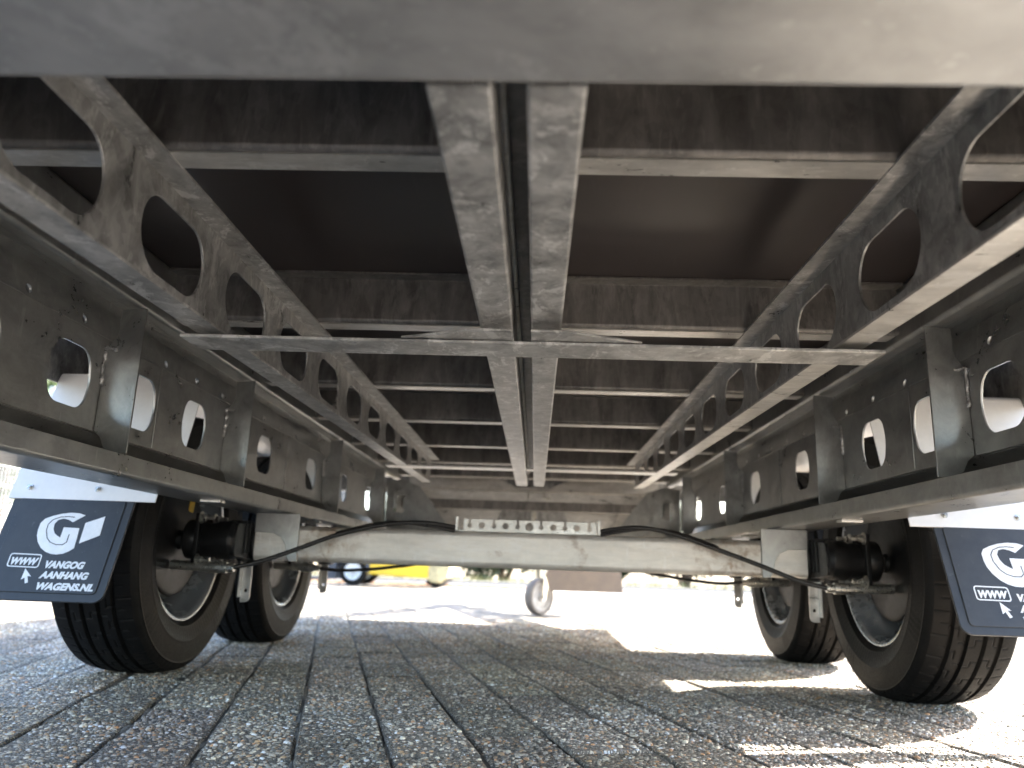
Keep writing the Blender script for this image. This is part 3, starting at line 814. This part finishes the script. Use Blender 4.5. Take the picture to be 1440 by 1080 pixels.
# mudguards and mudflaps
for sx in (-1, 1):
    sec = [(1.4475, .346), (1.480, .437), (1.5435, .610), (1.56, .6125), (2.77, .6125), (2.787, .610), (2.855, .437), (2.885, .346)]
    FR = [0, 0, .02, .01, .01, .02, 0, 0]
    q = MB().sheet(sec, .003, 'x', *sorted((sx*.694, sx*.975)), FR, 6)
    q.sheet([(1.4785, .433), (1.5435, .610)], .003, 'x', *sorted((sx*.668, sx*.694)))
    mg = q.build('mudguard', 'white', T)
    pl = fillet(sec, FR, 6)
    inner = [(a+(2.166-a)*.025, b-.022 if 1.5 < a < 2.83 else b) for a, b in pl]
    q = MB(); n = len(pl)
    for xx in (.974, ):
        vs = [(sx*xx, a, b) for a, b in pl]+[(sx*xx, a, b) for a, b in inner]+[(sx*(xx-.003), a, b) for a, b in pl]+[(sx*(xx-.003), a, b) for a, b in inner]
        fs = []
        for i in range(n-1): fs += [(i, i+1, n+i+1, n+i), (2*n+i, 3*n+i, 3*n+i+1, 2*n+i+1), (n+i, n+i+1, 3*n+i+1, 3*n+i)]
        q.add(vs, fs)
    q.build('outer_lip', 'white', mg)
    # stay behind the sheet, as seen through the rail holes
    for yy in (1.64, 2.165, 2.70):
        MB().box(*sorted((sx*.655, sx*.694)), yy-.02, yy+.02, .6035, .6075).build('stay', 'galv', mg)
    # local frame of the flap: u to the right, v upwards along the flap
    vdir = Vector((0, .07, .191)).normalized(); nrm = Vector((0, -vdir.z, vdir.y))    # towards the camera
    org = Vector((sx*.85, 1.45, .354))
    U = Vector((1, 0, 0))
    F = MB().plate([fillet([(-.114, .004), (-.114, -.200), (.117, -.200), (.117, .004)], [0, .018, .018, 0], 5, True)], .005, org-nrm*.0025, U, vdir, .0008).build('mudflap', 'flap', T)
    F['label'] = 'dark rubber mudflap with a white logo and web address'
    MB().plate([fillet([(-.099, -.006), (-.099, -.186), (.102, -.186), (.102, -.006)], .008, 4, True)], .0018, org+nrm*.0011, U, vdir, .0007).build('raised_panel', 'flap', F)
    hgr = .0022
    def prt(loops, name, mat='print', d=0, th=.0006): return MB().plate(loops, th, org+nrm*(hgr+d), U, vdir).build(name, mat, F)
    G = [(0.0343, -0.0392), (0.0225, -0.0354), (0.0072, -0.0347), (-0.0099, -0.0372), (-0.0261, -0.0422), (-0.0387, -0.0483), (-0.0439, -0.0566), (-0.0439, -0.07), (-0.0416, -0.0813), (-0.0355, -0.0933), (-0.0256, -0.1045), (-0.0148, -0.1113), (-0.0041, -0.1149), (0.0073, -0.1159), (0.0183, -0.1141), (0.0276, -0.1093), (0.0353, -0.103), (0.0339, -0.0842), (0.0316, -0.0646), (0.0022, -0.0638), (0.0028, -0.0838), (-0.0045, -0.08), (-0.0105, -0.0759), (-0.0157, -0.0675), (-0.0174, -0.0573), (-0.0129, -0.0493), (-0.0034, -0.0467), (0.0064, -0.0489), (0.0154, -0.0533)]
    prt([G], 'logo_letter')
    prt([[(0.0395, -0.0541), (0.072, -0.0401), (0.0742, -0.0773), (0.0411, -0.0937)]], 'logo_bar')
    inl = [(0.0162, -0.0429), (0.0038, -0.0418), (-0.0107, -0.0432), (-0.0235, -0.049), (-0.0294, -0.0586), (-0.0286, -0.071), (-0.0214, -0.0861), (-0.0127, -0.0938), (-0.0007, -0.0982), (0.0124, -0.098), (0.0186, -0.0924), (0.0182, -0.0848), (0.018, -0.0771)]
    prt([thicken(inl, .0015)], 'logo_inline', 'flap', .0003)
    prt([fillet([(-.0759, -.1155), (-.0172, -.1165), (-.0165, -.1420), (-.0752, -.1410)], .005, 4, True), fillet([(-.0739, -.1175), (-.0192, -.1185), (-.0185, -.1400), (-.0732, -.1390)], .0035, 4, True)], 'web_frame')
    prt([[(-.0386, -.1435), (-.0231, -.1575), (-.0295, -.1572), (-.0243, -.1685), (-.0292, -.1705), (-.0335, -.1600), (-.0388, -.1638)]], 'pointer_arrow')
    def txt(s_, u0_, u1_, v0_, hgt, name):
        cu = bpy.data.curves.new('t', 'FONT'); cu.body = s_; cu.shear = .22; cu.extrude = .004; cu.offset = .052; cu.space_character = 1.02
        me_ = eval_curve(cu)
        xs_ = [v.co.x for v in me_.vertices]; ys_ = [v.co.y for v in me_.vertices]
        x0_, x1_, yh = min(xs_), max(xs_), max(ys_)
        yb = 0.0
        kx = (u1_-u0_)/(x1_-x0_); ky = hgt/(yh-yb)
        m_ = Matrix((U, vdir, nrm)).transposed().to_4x4(); m_.translation = org+nrm*hgr
        m2 = m_ @ Matrix.Translation((u0_, v0_, 0)) @ Matrix.Diagonal((kx, ky, .06, 1)) @ Matrix.Translation((-x0_, -yb, 0))
        MB().mesh(me_, m2).build(name, 'print', F)
    txt('VANGOG', -.0058, .0660, -.1405, .0128, 'lettering')
    txt('AANHANG', -.0085, .0795, -.1595, .0125, 'lettering')
    txt('WAGENS.NL', -.0070, .0960, -.1800, .0125, 'lettering')
    txt('WWW', -.0700, -.0205, -.1362, .0130, 'lettering')
    for u in (-.0901, .0403): MB().bolt(org+U*u+vdir*.014, nrm, .0055, .0035).build('flap_bolt', 'zinc', mg)
    for u in (.0045, .0221): MB().cyl(org+U*u+vdir*.0136+nrm*.0002, org+U*u+vdir*.0136+nrm*.0009, .0018, 12).build('rivet_hole', 'dark_hole', mg)

# ------------------------------------------------------------------ forklift in the distance
FK = thing('forklift', 'yellow forklift truck with grey rounded counterweight parked across the yard', 'forklift', (-1.55, 9.25, 0))
q = MB().prism(fillet([(-.37, .13), (.40, .10), (.52, .10), (.56, .16), (.56, .62), (.42, .70), (-.05, .72), (-.18, .50), (-.37, .46)], .03, 4, True), 'y', -.36, .36)
q.build('body', 'yellow', FK, .012)
q = MB().prism(fillet([(.38, .065), (.52, .055), (.60, .12), (.62, .22), (.61, .64), (.38, .66)], .05, 5, True), 'y', -.375, .375)
q.build('counterweight', 'machine_grey', FK, .02)
q = MB().prism(fillet([(.36, .04), (.50, .03), (.585, .085), (.59, .13), (.36, .09)], .02, 4, True), 'y', -.33, .33); q.build('skirt', 'rubber', FK)
for (x, s) in ((-.465, 1), (-.465, -1), (.46, 1), (.46, -1)):
    rr = .155 if x < 0 else .075
    w = bpy.data.objects.new('wheel', None); COL.objects.link(w); w.parent = FK; w.location = (x, s*(.32 if x < 0 else .22), rr)
    MB().lathe([(rr*.62, -.06), (rr*.93, -.058), (rr, -.04), (rr, .04), (rr*.93, .058), (rr*.62, .06)], (0, 0, 0), 'y', 40).build('tyre', 'rubber', w)
    MB().lathe([(0, -.05), (rr*.25, -.05), (rr*.27, -.03), (rr*.5, -.03), (rr*.55, -.052), (rr*.63, -.054), (rr*.63, .054), (0, .05)], (0, 0, 0), 'y', 32).build('rim', 'rim_white', w)
    q = MB().cyl((0, -.062, 0), (0, -.03, 0), rr*.25, 16)
    for i in range(8):
        a = i*math.pi/4; q.cyl((rr*.40*math.cos(a), -.038, rr*.40*math.sin(a)), (rr*.40*math.cos(a), -.028, rr*.40*math.sin(a)), rr*.05, 8)
    q.build('hub', 'nylon', w)
MB().prism(fillet([(-.62, .30), (-.45, .335), (-.33, .29), (-.31, .14), (-.28, .14), (-.28, .40), (-.62, .40)], .02, 4, True), 'y', -.38, .38).build('mudguard', 'machine_dark', FK)
for s in (-1, 1):
    MB().box(-.80, -.68, s*.22-.03, s*.22+.03, .06, 1.75).build('mast_channel', 'machine_dark', FK, .006)
    MB().box(-1.55, -.80, s*.18-.04, s*.18+.04, .05, .08).build('fork', 'machine_dark', FK, .004)
    MB().tube([(-.33, s*.32, .45), (-.28, s*.32, 1.65), (.35, s*.30, 1.68), (.45, s*.30, .65)], .022, 10).build('guard_post', 'machine_dark', FK)
MB().box(-.84, -.80, -.30, .30, .20, .55).build('carriage', 'machine_dark', FK, .004)
MB().box(-.30, .38, -.32, .32, 1.66, 1.70).build('guard_roof', 'machine_dark', FK, .01)
MB().box(-.02, .32, -.2, .2, .70, .80).build('seat', 'rubber', FK, .03)

# ------------------------------------------------------------------ fence at the left
fx = -5.0
for i in range(4):
    y0 = 2.6+i*2.52
    Fn = thing('mesh_fence_panel', ['pale wire mesh fence panel nearest the trailer, left of the mudflap', 'pale wire mesh fence panel second from the camera', 'pale wire mesh fence panel third from the camera', 'pale wire mesh fence panel farthest from the camera'][i], 'fence', (fx, y0, 0), 'wire mesh fence panels at the left of the yard')
    q = MB()
    for j in range(50): q.box(-.003, .003, .03+j*.05-.003, .03+j*.05+.003, .05, 1.83)
    q.build('vertical_wires', 'fence', Fn)
    q = MB()
    for j in range(10): q.box(-.007, -.0035, 0, 2.5, .08+j*.19, .088+j*.19); q.box(.0035, .007, 0, 2.5, .08+j*.19, .088+j*.19)
    q.build('horizontal_wires', 'fence', Fn)
    MB().box(.008, .068, -.03, .03, 0, 1.9).build('post', 'fence', Fn, .004)

# ------------------------------------------------------------------ bushes beyond the road
def bush_mesh(seed, n, size=(1, .8, 1)):
    rnd = random.Random(seed); vs = []; fs = []
    lobes = [(rnd.uniform(-.6, .6), rnd.uniform(-.4, .4), rnd.uniform(.25, .95), rnd.uniform(.25, .5)) for _ in range(9)]
    for i in range(n):
        lx, ly, lz, lr = lobes[rnd.randrange(9)]
        d = Vector((rnd.gauss(0, 1), rnd.gauss(0, 1), rnd.gauss(0, 1))).normalized()*lr*rnd.random()**.4
        p = Vector((lx+d.x, ly+d.y, max(.02, lz+d.z)))
        p = Vector((p.x*size[0], p.y*size[1], p.z*size[2]))
        a = Vector((rnd.gauss(0, 1), rnd.gauss(0, 1), rnd.gauss(0, .7))).normalized(); b = a.cross(Vector((rnd.gauss(0, 1), rnd.gauss(0, 1), rnd.gauss(0, 1)))).normalized()
        l, w = rnd.uniform(.045, .085), rnd.uniform(.018, .034)
        o = len(vs); vs += [p-a*l, p+b*w, p+a*l, p-b*w]; fs.append((o, o+1, o+2, o+3))
    me = bpy.data.meshes.new('crown'); me.from_pydata(vs, [], fs); return me
def trunk_mesh(seed):
    rnd = random.Random(seed); q = MB()
    for i in range(5):
        a = rnd.uniform(0, 6.28); x, y = rnd.uniform(.1, .5)*math.cos(a), rnd.uniform(.1, .4)*math.sin(a)
        q.tube([(x*.1, y*.1, 0), (x*.5, y*.5, .45), (x, y, 1.0)], [.035, .022, .008], 7)
    me = bpy.data.meshes.new('trunk'); me.from_pydata(q.v, [], q.f); me.materials.append(MAT['trunk']); return me
cr = [bush_mesh(i, 4200) for i in range(3)]; tr = [trunk_mesh(i) for i in range(3)]
crm = []
for i, me in enumerate(cr):
    for mt in ('leaf', 'leaf2'):
        c = me.copy(); c.materials.append(MAT[mt]); crm.append(c)
labels = ['broad green bush at the far left beyond the road', 'green bush behind the forklift mast', 'dark bush just behind the forklift', 'bright green bush right of the forklift counterweight', 'grey green bush left of the jockey wheel', 'green bush behind the jockey wheel', 'grey green bush behind the brown plate under the drawbar', 'green bush to the right of the brown plate', 'bush seen between the axle and the right wheels', 'broad green bush at the far right beyond the road']
yb_ = YE+6.4
for i, lb in enumerate(labels):
    x = -7.6+i*1.75+random.uniform(-.25, .25); s = random.uniform(1.15, 1.6)
    B = thing('bush', lb, 'bush', (x, yb_+random.uniform(-.3, .5), -.035), 'bushes beyond the road')
    c = link('crown', crm[(i*2+(1 if i in (4, 6) else 0)) % 6], B); c.scale = (s*1.05, s, s); c.rotation_euler[2] = random.uniform(0, 6.28)
    t = link('trunk', tr[i % 3], B); t.scale = (s, s, s*.8)
# dry grass and leaf litter on the verge
vs, fs = [], []
for i in range(9000):
    x = random.uniform(-12, 12); y = random.uniform(YE+3.95, YE+6.6); h = random.uniform(.03, .16)
    a = random.uniform(0, 6.28); w = .006; dx, dy = math.cos(a)*w, math.sin(a)*w; lx, ly = random.gauss(0, .04), random.gauss(0, .04)
    o = len(vs); vs += [(x-dx, y-dy, -.035), (x+dx, y+dy, -.035), (x+lx, y+ly, h)]; fs.append((o, o+1, o+2))
me = bpy.data.meshes.new('grass'); me.from_pydata(vs, [], fs); me.materials.append(MAT['dry_grass'])
o = link('verge_grass', me); o['kind'] = 'stuff'; o['label'] = 'dry pale grass on the verge beyond the road'; o['category'] = 'grass'
vs, fs = [], []
for i in range(5000):
    x = random.gauss(-2.0, 2.0); y = random.uniform(YE+.9, YE+1.6)+random.gauss(0, .1); a = random.uniform(0, 6.28); l = random.uniform(.015, .035); t = random.uniform(.0, .02)
    dx, dy = math.cos(a)*l, math.sin(a)*l
    o = len(vs); vs += [(x-dx, y-dy, .001+t), (x-dy*.5, y+dx*.5, .004+t*.5), (x+dx, y+dy, .003+t), (x+dy*.5, y-dx*.5, .001)]; fs.append((o, o+1, o+2, o+3))
me = bpy.data.meshes.new('litter'); me.from_pydata(vs, [], fs); me.materials.append(MAT['litter'])
o = link('leaf_litter', me); o['kind'] = 'stuff'; o['label'] = 'brown dry leaf litter along the edge behind the forklift'; o['category'] = 'leaves'

# ------------------------------------------------------------------ trees around the yard
def tree_mesh(seed, n=7000):
    rnd = random.Random(seed); vs = []; fs = []
    lobes = []
    for _ in range(26):
        a = rnd.uniform(0, 6.28); rr = rnd.uniform(.2, 1.0); z = rnd.uniform(1.6, 5.2)
        k_ = 1.9*math.sin(math.pi*min(1, max(.12, (z-.9)/5.0)))
        lobes.append((rr*k_*math.cos(a), rr*k_*math.sin(a), z, rnd.uniform(.45, .85)))
    for i in range(n):
        lx, ly, lz, lr = lobes[rnd.randrange(26)]
        d = Vector((rnd.gauss(0, 1), rnd.gauss(0, 1), rnd.gauss(0, .8))).normalized()*lr*rnd.random()**.35
        p = Vector((lx, ly, lz))+d
        a = Vector((rnd.gauss(0, 1), rnd.gauss(0, 1), rnd.gauss(0, .6))).normalized(); b = a.cross(Vector((rnd.gauss(0, 1), rnd.gauss(0, 1), rnd.gauss(0, 1)))).normalized()
        l, w = rnd.uniform(.08, .15), rnd.uniform(.035, .06)
        o = len(vs); vs += [p-a*l, p+b*w, p+a*l, p-b*w]; fs.append((o, o+1, o+2, o+3))
    me = bpy.data.meshes.new('crown'); me.from_pydata(vs, [], fs); me.materials.append(MAT['leaf']); 
    q = MB().tube([(0, 0, -.1), (.05, .02, 1.2), (-.04, .05, 2.6), (.03, 0, 4.2)], [.17, .13, .10, .04], 9)
    for i in range(7):
        lx, ly, lz, lr = lobes[i*3]; q.tube([(0, 0, 1.1+i*.25), (lx*.5, ly*.5, (1.3+i*.25+lz)/2), (lx, ly, lz)], [.06, .04, .015], 6)
    tm = bpy.data.meshes.new('trunk'); tm.from_pydata(q.v, [], q.f); tm.materials.append(MAT['trunk'])
    return me, tm
TM = [tree_mesh(11), tree_mesh(12)]
for i, (x, y, s_, lb) in enumerate([(-12.5, 7.5, 1.0, 'leafy tree beyond the wire fence, nearest the trailer'), (-13.2, 12.0, 1.15, 'taller leafy tree beyond the wire fence, middle one'), (-11.5, 16.5, 1.05, 'leafy tree behind the far end of the wire fence'), (-15.5, 19.5, 1.2, 'tall leafy tree at the far left corner'), (15.5, 13.5, 1.0, 'leafy tree at the right beyond the yard'), (13.0, 19.0, 1.15, 'tall leafy tree at the far right beyond the road')]):
    B = thing('tree', lb, 'tree', (x, y, -.035), 'trees around the yard')
    for nm, me in zip(('crown', 'trunk'), TM[i % 2]):
        c = link(nm, me, B); c.scale = (s_, s_, s_); c.rotation_euler[2] = i*1.3

# ------------------------------------------------------------------ small litter on the paving
MAT['dead_leaf'] = plain('dead_leaf', (.42, .26, .13), .7, 0, .3, 120, .3)
for (x, y, r_, sz, lb) in [(.62, 1.745, .4, .016, 'small curled dry leaf on the paving left of the right rear tyre'), (.30, 3.62, 1.7, .030, 'brown dry leaf near the front edge of the trailer shadow'), (.05, 2.42, 2.6, .014, 'tiny brown leaf in the middle of the shaded paving'), (-1.72, 2.55, .9, .035, 'orange brown leaf at the far left edge of the paving')]:
    vs = []; fs = []
    for i in range(7):
        t = i/6; w = .38*math.sin(math.pi*min(1, t*.92+.06)); z = .25*math.sin(t*2.6)
        vs += [((t-.5)*sz*2, -w*sz, (z+.28*w)*sz+.003), ((t-.5)*sz*2, 0, z*sz+.003), ((t-.5)*sz*2, w*sz, (z+.34*w)*sz+.003)]
        if i: b = (i-1)*3; fs += [(b, b+1, b+4, b+3), (b+1, b+2, b+5, b+4)]
    me = bpy.data.meshes.new('dry_leaf'); me.from_pydata(vs, [], fs); me.materials.append(MAT['dead_leaf'])
    me.polygons.foreach_set('use_smooth', [True]*len(fs))
    o = link('dry_leaf', me); o.location = (x, y, 0); o.rotation_euler[2] = r_
    tag(o, lb, 'leaf')
o = MB().tube(spline([(.775, 1.955, .006), (.79, 1.90, .008), (.825, 1.86, .005), (.845, 1.80, .006)], 4), [.0016]*8+[.0012]*5, 6).build('twig', 'trunk')
tag(o, 'thin dry twig lying on sunlit paving beside the right rear tyre', 'twig')
